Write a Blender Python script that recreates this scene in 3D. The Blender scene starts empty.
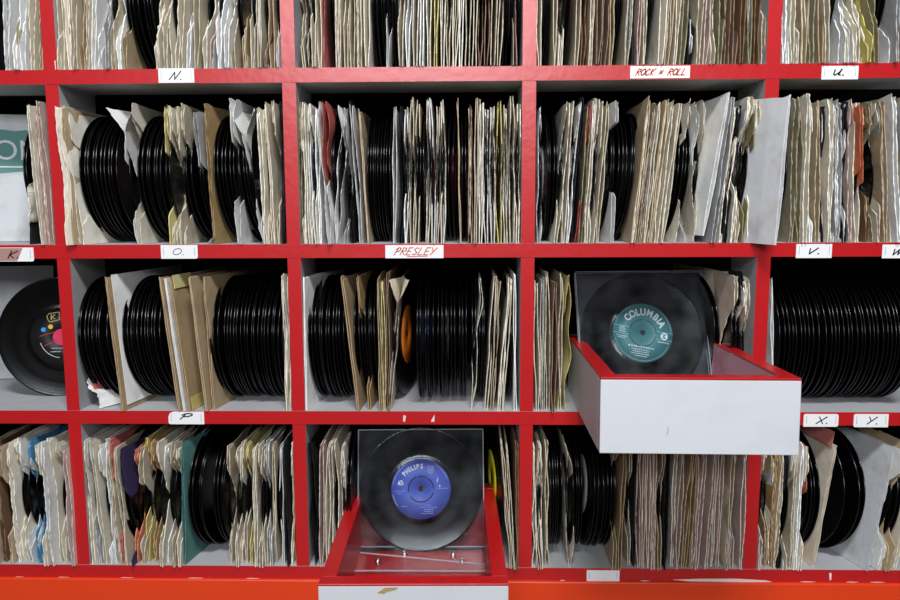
import bpy, math, random
from mathutils import Vector, Matrix
SC = bpy.context.scene
COL = SC.collection
Z0 = 1.35                      # height of the second shelf board above the floor

# ------------------------------------------------------------------ camera
FPX = 760.0
CAM = Vector((0.0, -0.93816, 0.05536))
def _axes(yaw, pit, rol):
    f = Vector((-math.sin(yaw)*math.cos(pit), math.cos(yaw)*math.cos(pit), -math.sin(pit)))
    r0 = Vector((math.cos(yaw), math.sin(yaw), 0)); u0 = r0.cross(f)
    return (r0*math.cos(rol)+u0*math.sin(rol), u0*math.cos(rol)-r0*math.sin(rol), f)
AR, AU, AF = _axes(0.02301, 0.12372, -0.00412)
cd = bpy.data.cameras.new('camera'); cam = bpy.data.objects.new('camera', cd); COL.objects.link(cam)
cd.sensor_width = 36; cd.lens = FPX/900*36; cd.clip_start = 0.02; cd.clip_end = 50
m = Matrix((AR, AU, -AF)).transposed().to_4x4(); m.translation = CAM + Vector((0, 0, Z0)); cam.matrix_world = m
SC.camera = cam
# ------------------------------------------------------------------ world, lights, exposure
w = bpy.data.worlds.new('world'); SC.world = w; w.use_nodes = True
w.node_tree.nodes['Background'].inputs[0].default_value = (0.93, 0.96, 1, 1)
w.node_tree.nodes['Background'].inputs[1].default_value = 0.10
def area(name, loc, target, sx, sy, power, color=(1, 1, 1)):
    l = bpy.data.lights.new(name, 'AREA'); l.shape = 'RECTANGLE'; l.size = sx; l.size_y = sy; l.energy = power; l.color = color
    o = bpy.data.objects.new(name, l); COL.objects.link(o); o.location = loc
    o.rotation_euler = (Vector(target)-Vector(loc)).to_track_quat('-Z', 'Y').to_euler()
    return o
area('ceiling_lamp', (0.15, -1.25, Z0+1.45), (0.05, 0, Z0+0.0), 0.6, 0.25, 40, (0.97, 0.985, 1))
area('shop_window', (-0.3, -4.0, Z0+1.32), (0, 0, Z0+0.1), 1.7, 0.75, 98, (0.93, 0.96, 1))
vs = SC.view_settings
vs.view_transform = 'Standard'; vs.look = 'None'; vs.exposure = -0.17; vs.gamma = 1; vs.use_curve_mapping = False

# ------------------------------------------------------------------ helpers
def wx(px, Y, z):
    """world x of the point on plane y=Y at height z that sits px across the photo"""
    d0 = Vector((0, Y, z))-CAM
    k = (px-450)/FPX
    return (k*d0.dot(AF)-d0.dot(AR))/(AR.x-k*AF.x)
def wp(px, py, Y):
    d = AF+AR*((px-450)/FPX)-AU*((py-300)/FPX)
    return CAM+d*((Y-CAM.y)/d.y)
def lin(c):
    return tuple((v/255/12.92 if v/255 <= 0.04045 else ((v/255+0.055)/1.055)**2.4) for v in c)+(1,)
def mat(name, rgb, rough=0.5, spec=0.5, metal=0, noise=None, bump=None, coat=0):
    """noise = (scale, amount, rgb2); bump = (scale, strength)"""
    M = bpy.data.materials.new(name); M.use_nodes = True; nt = M.node_tree; b = nt.nodes['Principled BSDF']
    b.inputs['Base Color'].default_value = lin(rgb); b.inputs['Roughness'].default_value = rough
    b.inputs['Specular IOR Level'].default_value = spec; b.inputs['Metallic'].default_value = metal; b.inputs['Coat Weight'].default_value = coat
    tc = nt.nodes.new('ShaderNodeTexCoord')
    if noise:
        n = nt.nodes.new('ShaderNodeTexNoise'); n.inputs['Scale'].default_value = noise[0]; n.inputs['Detail'].default_value = 6
        rmp = nt.nodes.new('ShaderNodeValToRGB'); rmp.color_ramp.elements[0].position = 0.5-0.02; rmp.color_ramp.elements[1].position = 0.72
        rmp.color_ramp.elements[0].color = (0, 0, 0, 1); rmp.color_ramp.elements[1].color = (noise[1],)*3+(1,)
        mx = nt.nodes.new('ShaderNodeMix'); mx.data_type = 'RGBA'
        mx.inputs[6].default_value = lin(rgb); mx.inputs[7].default_value = lin(noise[2])
        nt.links.new(tc.outputs['Object'], n.inputs['Vector']); nt.links.new(n.outputs[0], rmp.inputs[0])
        nt.links.new(rmp.outputs[0], mx.inputs[0]); nt.links.new(mx.outputs[2], b.inputs['Base Color'])
    if bump:
        n2 = nt.nodes.new('ShaderNodeTexNoise'); n2.inputs['Scale'].default_value = bump[0]; n2.inputs['Detail'].default_value = 4
        bp = nt.nodes.new('ShaderNodeBump'); bp.inputs['Strength'].default_value = bump[1]; bp.inputs['Distance'].default_value = 0.002
        nt.links.new(tc.outputs['Object'], n2.inputs['Vector']); nt.links.new(n2.outputs[0], bp.inputs['Height']); nt.links.new(bp.outputs[0], b.inputs['Normal'])
    return M
def paper(name, rgb):
    """aged paper: stains, and a slight tint that differs from sleeve to sleeve"""
    M = mat('paper_'+name, rgb, 0.8, 0.25, noise=(26, 0.42, tuple(int(v*f) for v, f in zip(rgb, (0.72, 0.64, 0.52)))), bump=(60, 0.35))
    nt = M.node_tree; b = nt.nodes['Principled BSDF']; src = b.inputs['Base Color'].links[0].from_socket
    oi = nt.nodes.new('ShaderNodeObjectInfo'); mr = nt.nodes.new('ShaderNodeMapRange'); mr.inputs[3].default_value = 0.84; mr.inputs[4].default_value = 1.12
    hs = nt.nodes.new('ShaderNodeHueSaturation'); mr2 = nt.nodes.new('ShaderNodeMapRange'); mr2.inputs[3].default_value = 1.0; mr2.inputs[4].default_value = 0.7
    nt.links.new(oi.outputs['Random'], mr.inputs[0]); nt.links.new(oi.outputs['Random'], mr2.inputs[0])
    nt.links.new(mr.outputs[0], hs.inputs['Value']); nt.links.new(mr2.outputs[0], hs.inputs['Saturation'])
    nt.links.new(src, hs.inputs['Color']); nt.links.new(hs.outputs[0], b.inputs['Base Color'])
    return M
def mesh(name, V, Fc, mats, parent=None, midx=None, smooth=False, loc=None):
    me = bpy.data.meshes.new(name); me.from_pydata(V, [], Fc)
    for mm in (mats if isinstance(mats, (list, tuple)) else [mats]): me.materials.append(mm)
    if midx: me.polygons.foreach_set('material_index', midx)
    if smooth: me.polygons.foreach_set('use_smooth', [True]*len(Fc))
    me.update()
    o = bpy.data.objects.new(name, me); COL.objects.link(o)
    if parent: o.parent = parent
    if loc: o.location = loc
    return o
def empty(name, loc, rot=(0, 0, 0)):
    o = bpy.data.objects.new(name, None); o.empty_display_size = 0.02; COL.objects.link(o); o.location = loc; o.rotation_euler = rot; return o
def tag(o, label, cat, group=None):
    o['label'] = label; o['category'] = cat
    if group: o['group'] = group
    return o
class MB:
    def __init__(s): s.V = []; s.F = []; s.M = []
    def box(s, x0, x1, y0, y1, z0, z1, m=0, R=None, ms=None):
        """ms: material per face in the order bottom, top, front, right, back, left"""
        n = len(s.V); P = [(x0, y0, z0), (x1, y0, z0), (x1, y1, z0), (x0, y1, z0), (x0, y0, z1), (x1, y0, z1), (x1, y1, z1), (x0, y1, z1)]
        s.V += [tuple(R @ Vector(p)) if R else p for p in P]
        s.F += [(n, n+3, n+2, n+1), (n+4, n+5, n+6, n+7), (n, n+1, n+5, n+4), (n+1, n+2, n+6, n+5), (n+2, n+3, n+7, n+6), (n+3, n, n+4, n+7)]
        s.M += ms or [m]*6
    def poly(s, pts, y0, y1, m=0):
        """prism of an outline in x,z"""
        n = len(s.V); k = len(pts)
        s.V += [(x, y0, z) for x, z in pts]+[(x, y1, z) for x, z in pts]
        s.F += [tuple(range(n, n+k)), tuple(range(n+2*k-1, n+k-1, -1))]+[(n+i, n+k+i, n+k+(i+1) % k, n+(i+1) % k) for i in range(k)]
        s.M += [m]*(k+2)
    def ribbon(s, pts, wd, y0, y1, m=0):
        for (a, b) in zip(pts, pts[1:]):
            a = Vector(a); b = Vector(b); d = (b-a)
            if d.length < 1e-7: continue
            d.normalize(); n = Vector((-d.y, d.x))*wd/2; e = d*wd*0.4
            s.poly([tuple(a-e+n), tuple(a-e-n), tuple(b+e-n), tuple(b+e+n)][::1], y0, y1, m)
    def tube(s, p, q, r, n=16, m=0, r2=None):
        p = Vector(p); q = Vector(q); d = (q-p).normalized(); a = d.orthogonal().normalized(); b = d.cross(a); k = len(s.V); r2 = r if r2 is None else r2
        for c, rr in ((p, r), (q, r2)):
            s.V += [tuple(c+(a*math.cos(t)+b*math.sin(t))*rr) for t in [2*math.pi*i/n for i in range(n)]]
        s.F += [(k+i, k+(i+1) % n, k+n+(i+1) % n, k+n+i) for i in range(n)]+[tuple(range(k+n-1, k-1, -1)), tuple(range(k+n, k+2*n))]
        s.M += [m]*(n+2)
    def build(s, name, mats, parent=None, smooth=False, loc=None, bevel=0):
        o = mesh(name, s.V, s.F, mats, parent, s.M, smooth, loc)
        if bevel:
            b = o.modifiers.new('bevel', 'BEVEL'); b.width = bevel; b.segments = 2; b.limit_method = 'ANGLE'; b.harden_normals = False
        return o

# ------------------------------------------------------------------ materials
M_red = mat('red_paint', (186, 20, 26), 0.3, 0.7, noise=(9, 0.35, (176, 22, 28)), bump=(90, 0.12))
M_orange = mat('orange_red_paint', (228, 64, 22), 0.38, 0.5, noise=(5, 0.3, (214, 52, 20)), bump=(40, 0.08))
M_greywash = mat('pale_grey_paint', (180, 181, 185), 0.65, 0.3, noise=(30, 0.5, (168, 168, 168)), bump=(120, 0.15))
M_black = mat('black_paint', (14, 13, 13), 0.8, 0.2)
M_white = mat('white_paint', (208, 212, 218), 0.5, 0.4, noise=(14, 0.4, (190, 192, 196)), bump=(50, 0.15))
M_pinkwash = mat('thin_white_over_red_paint', (206, 168, 178), 0.6, 0.3, noise=(18, 0.8, (178, 110, 124)), bump=(60, 0.2))
M_card = mat('tag_card', (236, 238, 240), 0.6, 0.3, noise=(40, 0.25, (215, 215, 210)))
M_ink = mat('black_ink', (22, 22, 28), 0.6, 0.3)
M_redink = mat('orange_red_ink', (214, 78, 28), 0.6, 0.3)
M_steel = mat('steel', (200, 200, 205), 0.22, 0.5, 1.0)
M_chip = mat('bare_filler', (226, 214, 208), 0.8, 0.2)
M_woodchip = mat('bare_wood', (176, 150, 104), 0.8, 0.2, noise=(120, 0.8, (140, 110, 70)))
M_cream = mat('label_print_white', (214, 220, 224), 0.6, 0.3)
M_floor = mat('floor_boards', (150, 138, 124), 0.6, 0.3, noise=(6, 0.6, (70, 60, 50)))
M_wall = mat('wall_plaster', (150, 146, 140), 0.9, 0.2, noise=(4, 0.3, (135, 130, 122)))
PAP = {k: paper(n, c) for k, n, c in [
    ('w', 'white', (240, 241, 240)), ('c', 'cream', (234, 227, 208)), ('d', 'dirty_cream', (214, 202, 176)), ('t', 'tan', (188, 164, 124)),
    ('b', 'brown', (138, 104, 74)), ('g', 'grey', (180, 181, 182)), ('p', 'pinkish', (214, 188, 178)), ('o', 'olive', (158, 148, 112)),
    ('r', 'red', (196, 78, 64)), ('u', 'blue', (64, 150, 205)), ('e', 'teal', (84, 142, 138)), ('y', 'yellow', (216, 204, 120)),
    ('l', 'light_grey', (200, 203, 208)), ('a', 'brown', (172, 142, 92)), ('k', 'black', (34, 34, 37)), ('n', 'orange', (226, 112, 50)), ('h', 'ochre', (190, 146, 76)), ('v', 'violet', (62, 48, 100))]}
PNAME = dict(w='white', c='cream', d='dirty cream', t='tan', b='brown', g='grey', p='pinkish', o='olive', r='red', u='blue', e='teal', y='yellow', k='black', n='orange', h='ochre', v='violet', a='brown', l='pale grey')

def vinyl():
    M = mat('black_vinyl', (5, 5, 6), 0.16, 0.4)
    nt = M.node_tree; b = nt.nodes['Principled BSDF']
    tc = nt.nodes.new('ShaderNodeTexCoord'); sp = nt.nodes.new('ShaderNodeSeparateXYZ'); cb = nt.nodes.new('ShaderNodeCombineXYZ'); ln = nt.nodes.new('ShaderNodeVectorMath'); ln.operation = 'LENGTH'
    nt.links.new(tc.outputs['Object'], sp.inputs[0]); nt.links.new(sp.outputs['Y'], cb.inputs[0]); nt.links.new(sp.outputs['Z'], cb.inputs[1]); nt.links.new(cb.outputs[0], ln.inputs[0])
    n = nt.nodes.new('ShaderNodeTexNoise'); n.noise_dimensions = '1D'; n.inputs['Scale'].default_value = 900; n.inputs['Detail'].default_value = 3
    n3 = nt.nodes.new('ShaderNodeTexNoise'); n3.noise_dimensions = '1D'; n3.inputs['Scale'].default_value = 90
    nt.links.new(ln.outputs['Value'], n.inputs['W']); nt.links.new(ln.outputs['Value'], n3.inputs['W'])
    bp = nt.nodes.new('ShaderNodeBump'); bp.inputs['Strength'].default_value = 0.12; bp.inputs['Distance'].default_value = 0.0004
    nt.links.new(n.outputs[0], bp.inputs['Height']); nt.links.new(bp.outputs[0], b.inputs['Normal'])
    mr = nt.nodes.new('ShaderNodeMapRange'); mr.inputs[3].default_value = 0.08; mr.inputs[4].default_value = 0.26
    nt.links.new(n3.outputs[0], mr.inputs[0]); nt.links.new(mr.outputs[0], b.inputs['Roughness'])
    return M
M_vinyl = vinyl()
def perspex():
    M = bpy.data.materials.new('clear_acrylic'); M.use_nodes = True; nt = M.node_tree; nt.nodes.remove(nt.nodes['Principled BSDF'])
    out = nt.nodes['Material Output']; t = nt.nodes.new('ShaderNodeBsdfTransparent'); g = nt.nodes.new('ShaderNodeBsdfGlossy'); d = nt.nodes.new('ShaderNodeBsdfDiffuse')
    g.inputs['Roughness'].default_value = 0.08; g.inputs['Color'].default_value = (1, 1, 1, 1); d.inputs['Color'].default_value = (0.75, 0.8, 0.88, 1); t.inputs['Color'].default_value = (0.93, 0.95, 0.96, 1)
    f = nt.nodes.new('ShaderNodeFresnel'); f.inputs['IOR'].default_value = 1.42
    m1 = nt.nodes.new('ShaderNodeMixShader'); m2 = nt.nodes.new('ShaderNodeMixShader')
    tc = nt.nodes.new('ShaderNodeTexCoord'); n = nt.nodes.new('ShaderNodeTexNoise'); n.inputs['Scale'].default_value = 25; n.inputs['Detail'].default_value = 5
    mr = nt.nodes.new('ShaderNodeMapRange'); mr.inputs[1].default_value = 0.35; mr.inputs[2].default_value = 0.8; mr.inputs[3].default_value = 0.0; mr.inputs[4].default_value = 0.03
    nt.links.new(tc.outputs['Object'], n.inputs['Vector']); nt.links.new(n.outputs[0], mr.inputs[0]); nt.links.new(mr.outputs[0], m1.inputs[0])
    nt.links.new(t.outputs[0], m1.inputs[1]); nt.links.new(d.outputs[0], m1.inputs[2]); gm = nt.nodes.new('ShaderNodeNewGeometry'); sb = nt.nodes.new('ShaderNodeMath'); sb.operation = 'SUBTRACT'; sb.inputs[0].default_value = 1; nt.links.new(gm.outputs['Backfacing'], sb.inputs[1]); ml = nt.nodes.new('ShaderNodeMath'); ml.operation = 'MULTIPLY'; nt.links.new(f.outputs[0], ml.inputs[0]); nt.links.new(sb.outputs[0], ml.inputs[1]); nt.links.new(ml.outputs[0], m2.inputs[0]); nt.links.new(m1.outputs[0], m2.inputs[1]); nt.links.new(g.outputs[0], m2.inputs[2])
    nt.links.new(m2.outputs[0], out.inputs[0]); return M
M_perspex = perspex()
M_edge = mat('acrylic_edge', (196, 206, 214), 0.2, 0.6)
M_edge.node_tree.nodes['Principled BSDF'].inputs['Alpha'].default_value = 0.55

# ------------------------------------------------------------------ setting
mb = MB(); mb.box(-3, 3, 0.34, 0.40, 0, 3.0); mb.build('wall_back', M_wall)['kind'] = 'structure'
mb = MB(); mb.box(-3, 3, -6, 0.34, -0.05, 0); mb.build('floor', M_floor)['kind'] = 'structure'

# ------------------------------------------------------------------ shelving unit
PX = [-0.7953, -0.5052, -0.2152, 0.0746, 0.3634, 0.6534]   # divider centres
SZ = [0.4243, 0.2121, 0.0, -0.2122, -0.4203]               # board centres (relative to Z0)
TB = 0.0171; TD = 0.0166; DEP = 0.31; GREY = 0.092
unit = tag(empty('record_shelving_unit', (0, 0, 0)), 'red-edged pigeonhole shelving unit filled with old singles, orange plinth below', 'shelving unit')
x0, x1 = PX[0]-TD/2, PX[-1]+TD/2
for z in SZ:
    mb = MB(); za, zb = Z0+z-TB/2, Z0+z+TB/2
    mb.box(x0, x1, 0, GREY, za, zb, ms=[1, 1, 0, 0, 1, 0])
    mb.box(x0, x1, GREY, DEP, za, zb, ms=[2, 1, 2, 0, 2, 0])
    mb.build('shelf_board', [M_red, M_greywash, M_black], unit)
for r in range(4):
    for x in PX:
        mb = MB(); za, zb = Z0+SZ[r+1]+TB/2, Z0+SZ[r]-TB/2
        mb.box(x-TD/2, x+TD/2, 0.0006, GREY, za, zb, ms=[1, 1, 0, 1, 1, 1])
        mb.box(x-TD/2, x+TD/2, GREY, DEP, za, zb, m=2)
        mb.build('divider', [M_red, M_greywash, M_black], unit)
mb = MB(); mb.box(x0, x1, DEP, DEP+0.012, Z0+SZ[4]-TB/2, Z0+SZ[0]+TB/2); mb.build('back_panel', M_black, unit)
mb = MB(); mb.box(x0, x1, -0.004, 0.30, 0.0, Z0+SZ[4]-TB/2-0.0002); mb.build('plinth', M_orange, unit, bevel=0.0015)
random.seed(5)
def chip(pts, z=-0.0004, m=M_chip, y=None):
    P = [wp(a, b, 0) for a, b in pts]; q = MB(); q.poly([(p.x, p.z+Z0) for p in P], (-0.0005 if y is None else y), 0.0002 if y is None else y+0.0008); return q.build('paint_chip', m, unit)
chip([(403.5, 415), (406, 416), (405, 422), (403, 421)]); chip([(431, 421), (434.5, 414.5), (434.5, 421.5), (431.5, 421.8)])
chip([(672, 579.6), (700, 578.7), (735, 578.6), (765, 580.3), (772, 581.8), (740, 582.0), (690, 581.2)])
for a in (14, 57, 120, 188, 246, 350, 560, 640, 800, 846, 870):
    l = random.uniform(5, 16); yb = 576.8+a*0.0062
    chip([(a, yb), (a+l*.3, yb-0.35), (a+l, yb), (a+l*.6, yb+0.3)])
chip([(829, 573), (831.5, 573), (831, 580), (829.5, 580)])

# ------------------------------------------------------------------ lettering tools
GL = {  # stroke letters in a 1 x 1 box
 'N': [[(0, 0), (.32, 1), (.62, .05), (1, 1.15)]], 'O': [[(.5+.5*math.cos(t*.524), .5+.5*math.sin(t*.524)) for t in range(13)]],
 'K': [[(.1, 0), (.25, 1)], [(1, 1), (.2, .45), (.8, 0)]], 'P': [[(0, 0), (.3, .9)], [(.0, .75), (.4, 1.02), (.85, .95), (.9, .7), (.6, .5), (.2, .45)]],
 'V': [[(0, .9), (.2, 0), (1, 1)]], 'W': [[(0, .9), (.1, 0), (.5, .85), (.55, .05), (1, 1)]], 'X': [[(0, 1), (.85, 0)], [(1, 1), (0, 0)]],
 'Y': [[(0, 1), (.4, .5)], [(1, 1), (.15, 0)]], 'U': [[(0, .9), (.05, .2), (.3, .02), (.7, .5), (.85, 1)], [(.85, 1), (.75, .1), (1, .05)]],
 'R': [[(0, 0), (.15, 1), (.8, .95), (.85, .6), (.15, .5), (.9, 0)]], 'E': [[(.9, 1), (.15, 1), (0, 0), (.85, 0)], [(.1, .5), (.7, .52)]],
 'S': [[(.95, .9), (.5, 1), (.15, .75), (.5, .52), (.85, .3), (.5, 0), (0, .1)]], 'L': [[(.15, 1), (0, 0), (.85, 0)]], 'C': [[(.9, .85), (.5, 1), (.05, .6), (.1, .12), (.5, 0), (.9, .15)]],
 'n': [[(.05, .15), (.2, .7), (.55, .2), (.8, .8)]], 'H': [[(0, 0), (.1, 1)], [(.8, 0), (.9, 1)], [(.05, .5), (.85, .5)]], 'I': [[(.4, 0), (.5, 1)]]}
def handwriting(text, xa, xb, z0, h, wd, y, slant=0.45):
    q = MB(); n = len(text); cw = (xb-xa)/n
    for i, ch in enumerate(text):
        if ch == ' ': continue
        if ch == '.': q.ribbon([(xa+i*cw+cw*.1, z0), (xa+i*cw+cw*.1+wd*.3, z0+wd*.3)], wd*1.1, y-0.0003, y); continue
        for st in GL[ch]:
            q.ribbon([(xa+i*cw+cw*.82*(a+0*b)+h*slant*b*.5, z0+h*b) for a, b in st], wd, y-0.0003, y)
    return q
def shelf_tag(px0, py0, px1, py1, text, label, ink=None, lw=0.0011, frac=(.3, .7), hf=(.25, .75), corners=(1, 1, 1, 1), under=False, slant=0.9):
    a = wp(px0, py1, 0); b = wp(px1, py0, 0); zc = a.z+Z0; root = empty('shelf_tag', ((a.x+b.x)/2, -0.0008, zc)); tag(root, label, 'tag', 'handwritten tags on the shelf edges')
    W, H = (b.x-a.x)/2, b.z-a.z; c = 0.0022
    pts = []
    for (sx, sz, k) in ((-1, 0, corners[0]), (1, 0, corners[1]), (1, 1, corners[2]), (-1, 1, corners[3])):
        if not k: pts.append((sx*W, sz*H)); continue
        f = c*k
        p = [(sx*W, (f if sz == 0 else H-f)), (sx*(W-f*.3), (f*.3 if sz == 0 else H-f*.3)), (sx*(W-f), sz*H)]
        pts += p if (sx, sz) in ((-1, 0), (1, 1)) else p[::-1]
    q = MB(); q.poly(pts, 0, 0.0007); q.build('card', M_card, root)
    if text:
        t = handwriting(text, -W+2*W*frac[0], -W+2*W*frac[1], H*hf[0], H*(hf[1]-hf[0]), lw, 0, slant)
        if under: t.ribbon([(-W+2*W*.38, H*.13), (-W+2*W*.72, H*.16)], lw*.8, -0.0003, 0)
        t.build('lettering', ink or M_ink, root)
    if len(text) < 3:
        for s in (-.84, .84):
            st = MB(); st.box(s*W-.0002, s*W+.0002, -.0004, 0, H*.25, H*.85); st.build('staple', M_steel, root)
    return root
shelf_tag(159, 68.2, 194, 83, 'N.', 'white card tag with a black letter N on the top board', corners=(0, 0, 0, 0), frac=(.3, .88), hf=(.22, .72))
shelf_tag(161.5, 245, 197.5, 258.7, 'O.', 'white card tag with a thin black letter O', lw=.0007, frac=(.3, .85), hf=(.3, .75), corners=(0, 1, 0, 0))
shelf_tag(385.5, 245, 443.5, 258.2, 'PRESLEY', 'long white tag reading PRESLEY in orange-red capitals', M_redink, .0011, (.15, .86), (.26, .8), (0, 0, 0, 0), True)
shelf_tag(630, 65.8, 690, 78.6, 'ROCK n ROLL', 'long white tag reading ROCK N ROLL in orange-red capitals', M_redink, .0013, (.09, .93), (.26, .76), (0, 0, 0, 0), False)
shelf_tag(821, 65.8, 858.5, 79.6, 'U.', 'white card tag with a bold black letter U', lw=.0015, frac=(.3, .8), hf=(.3, .75), corners=(0, 0, 0, 0))
shelf_tag(795.5, 244, 832, 258, 'V.', 'white card tag with a black letter V above the crowded bare records', lw=.0014, frac=(.33, .85), hf=(.3, .72), corners=(0, 0, 0, 0))
shelf_tag(881.5, 244.5, 918, 258.2, 'W.', 'white card tag with a black letter W at the right edge', lw=.0014, frac=(.28, .95), hf=(.25, .7), corners=(0, 0, 0, 0))
shelf_tag(-5, 247.5, 33.5, 261.5, 'K.', 'white tag with a black letter K half covered by pinkish brown tape', lw=.0015, frac=(.33, .8), hf=(.25, .75), corners=(0, 1, 0, 0))
q = MB(); a = wp(-5, 261, 0); b = wp(23, 248, 0); q.poly([(a.x, a.z+Z0), (b.x-.008, a.z+Z0), (b.x, b.z+Z0), (a.x, b.z+Z0)], -0.00098, -0.0008)
q.build('tape_patch', mat('brown_tape', (170, 128, 122), 0.5), bpy.data.objects['shelf_tag.007'], loc=None); bpy.data.objects['tape_patch'].location = -bpy.data.objects['shelf_tag.007'].location
shelf_tag(169, 411.6, 204, 424, 'P', 'white card tag with a black letter P and a torn left corner', lw=.0014, frac=(.33, .72), hf=(.4, .85), corners=(1, 0, 0, 3))
shelf_tag(803, 414, 838.5, 426.5, 'X.', 'rounded white card tag with a black letter X', lw=.0012, frac=(.36, .9), hf=(.25, .78), corners=(0, 1, 1, 1))
shelf_tag(853, 414, 888.5, 427, 'Y.', 'rounded white card tag with a black letter Y', lw=.0012, frac=(.36, .9), hf=(.25, .78), corners=(1, 0, 0, 1))
shelf_tag(586.5, 570.2, 619.5, 581.3, '', 'blank white card tag on the bottom board', corners=(0, 0, 0, 0))

# ------------------------------------------------------------------ vinyl records
RD = 0.083
RS = RD/0.0875
def ring_mesh(name, prof, n, mats, midx):
    """lathe of (radius, x) points about the x axis, closed"""
    V = []; Fc = []; MI = []; k = len(prof)
    for i in range(n):
        t = 2*math.pi*i/n
        V += [(x, r*RS*math.cos(t), r*RS*math.sin(t)) for r, x in prof]
    for i in range(n):
        j = (i+1) % n
        for a in range(k):
            b = (a+1) % k
            Fc.append((i*k+a, i*k+b, j*k+b, j*k+a)); MI.append(midx[a] if midx else 0)
    me = bpy.data.meshes.new(name); me.from_pydata(V, [], Fc); me.polygons.foreach_set('material_index', MI); me.polygons.foreach_set('use_smooth', [True]*len(Fc))
    for mm in mats: me.materials.append(mm)
    me.update(); return me
h = 0.0009
disc_me = ring_mesh('vinyl_record', [(.0036, -h), (.0445, -h), (.0455, -h*.6), (.0500, -h*.6), (.0510, -h*.75), (.0845, -h*.75), (.0853, -h*1.05), (.0868, -h*1.05), (.0875, -h*.35),
            (.0875, h*.35), (.0868, h*1.05), (.0853, h*1.05), (.0845, h*.75), (.0510, h*.75), (.0500, h*.6), (.0455, h*.6), (.0445, h), (.0036, h)], 96, [M_vinyl], None)
def label_mesh(rgb, nm):
    return ring_mesh('label', [(.0037, -h*1.12), (.0425, -h*1.12), (.0425, h*1.12), (.0037, h*1.12)], 48, [mat('label_'+nm, rgb, 0.5, 0.4, noise=(60, 0.3, tuple(int(v*.8) for v in rgb)))], None)
LAB = {n: label_mesh(c, n) for n, c in [('maroon', (110, 30, 36)), ('silver', (176, 174, 178)), ('orange', (222, 122, 30)), ('yellow', (214, 208, 44)), ('red', (196, 32, 44)), ('navy', (36, 44, 96)), ('black', (18, 18, 20)), ('teal', (58, 120, 124)), ('blue', (78, 96, 190))]}
def disc(pos, yaw, lean, label, lab='black', group='bare black singles', pitch=0):
    o = bpy.data.objects.new('vinyl_record', disc_me); COL.objects.link(o); o.location = (pos[0], pos[1], pos[2]+Z0)
    o.rotation_euler = (0, lean, -yaw); o.rotation_mode = 'XYZ'
    tag(o, label, 'record', group)
    l = bpy.data.objects.new('label', LAB[lab]); COL.objects.link(l); l.parent = o
    return o
ORD = 'first second third fourth fifth sixth seventh eighth ninth tenth eleventh twelfth thirteenth fourteenth fifteenth sixteenth seventeenth eighteenth nineteenth twentieth'.split()
def ORDF(i): return ORD[i] if i < 20 else 'twenty-'+ORD[i-20]
def nth(i, n):
    if n == 1: return 'only'
    if i == 0: return 'leftmost'
    if i == n-1: return 'rightmost'
    return ORDF(i)+' from left' if i < (n+1)//2 else ORDF(n-1-i)+' from right'
PLACE = {(0, 0): 'in the top left corner compartment', (0, 1): 'above the N tag', (0, 2): 'in the untagged top compartment', (0, 3): 'above the ROCK N ROLL tag', (0, 4): 'above the U tag',
         (1, 0): 'above the K tag', (1, 1): 'above the O tag', (1, 2): 'above the PRESLEY tag', (1, 3): 'between the PRESLEY and V compartments', (1, 4): 'above the V tag',
         (2, 0): 'below the K tag', (2, 1): 'above the P tag', (2, 2): 'below the PRESLEY tag', (2, 3): 'beside the green-label drawer', (2, 4): 'above the X and Y tags',
         (3, 0): 'in the bottom left corner', (3, 1): 'below the P tag', (3, 2): 'beside the blue-label drawer', (3, 3): 'under the white-fronted drawer', (3, 4): 'below the X and Y tags'}
FLOORZ = [SZ[r+1]+TB/2 for r in range(4)]
PEND = {}     # sleeves per compartment, labelled at the end
RPEND = {}
def D(cell, xa, xb, n, lean=0, yaw=0, yf=0.004, lab=None, jit=1.0, where=None, lean2=None):
    """a run of n bare records; xa..xb are photo x positions of their front rims at mid height"""
    zf = FLOORZ[cell[0]]
    for i in range(n):
        t = (i+.5+random.uniform(-.28, .28)*(n > 2))/n; lx = xa+(xb-xa)*t
        le = lean if lean2 is None else lean+(lean2-lean)*t
        le = math.radians(le+random.uniform(-.6, .6)*jit); ya = math.radians(yaw+random.uniform(-.7, .7)*jit)
        Y = yf+random.uniform(-.004, .006)*jit
        if ((i % 7) == 3): Y += .004*jit
        x = wx(lx, Y, zf+RD); px = x+math.sin(ya)*RD; py = Y+math.cos(ya)*RD
        o = disc((px, py, zf+RD*math.cos(le)+.0009*abs(math.sin(le))+.0003), ya, le, '', lab or random.choice(['black', 'navy', 'maroon', 'silver']))
        RPEND.setdefault((cell, where or ''), []).append(o)
        o['sortx'] = px

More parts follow.
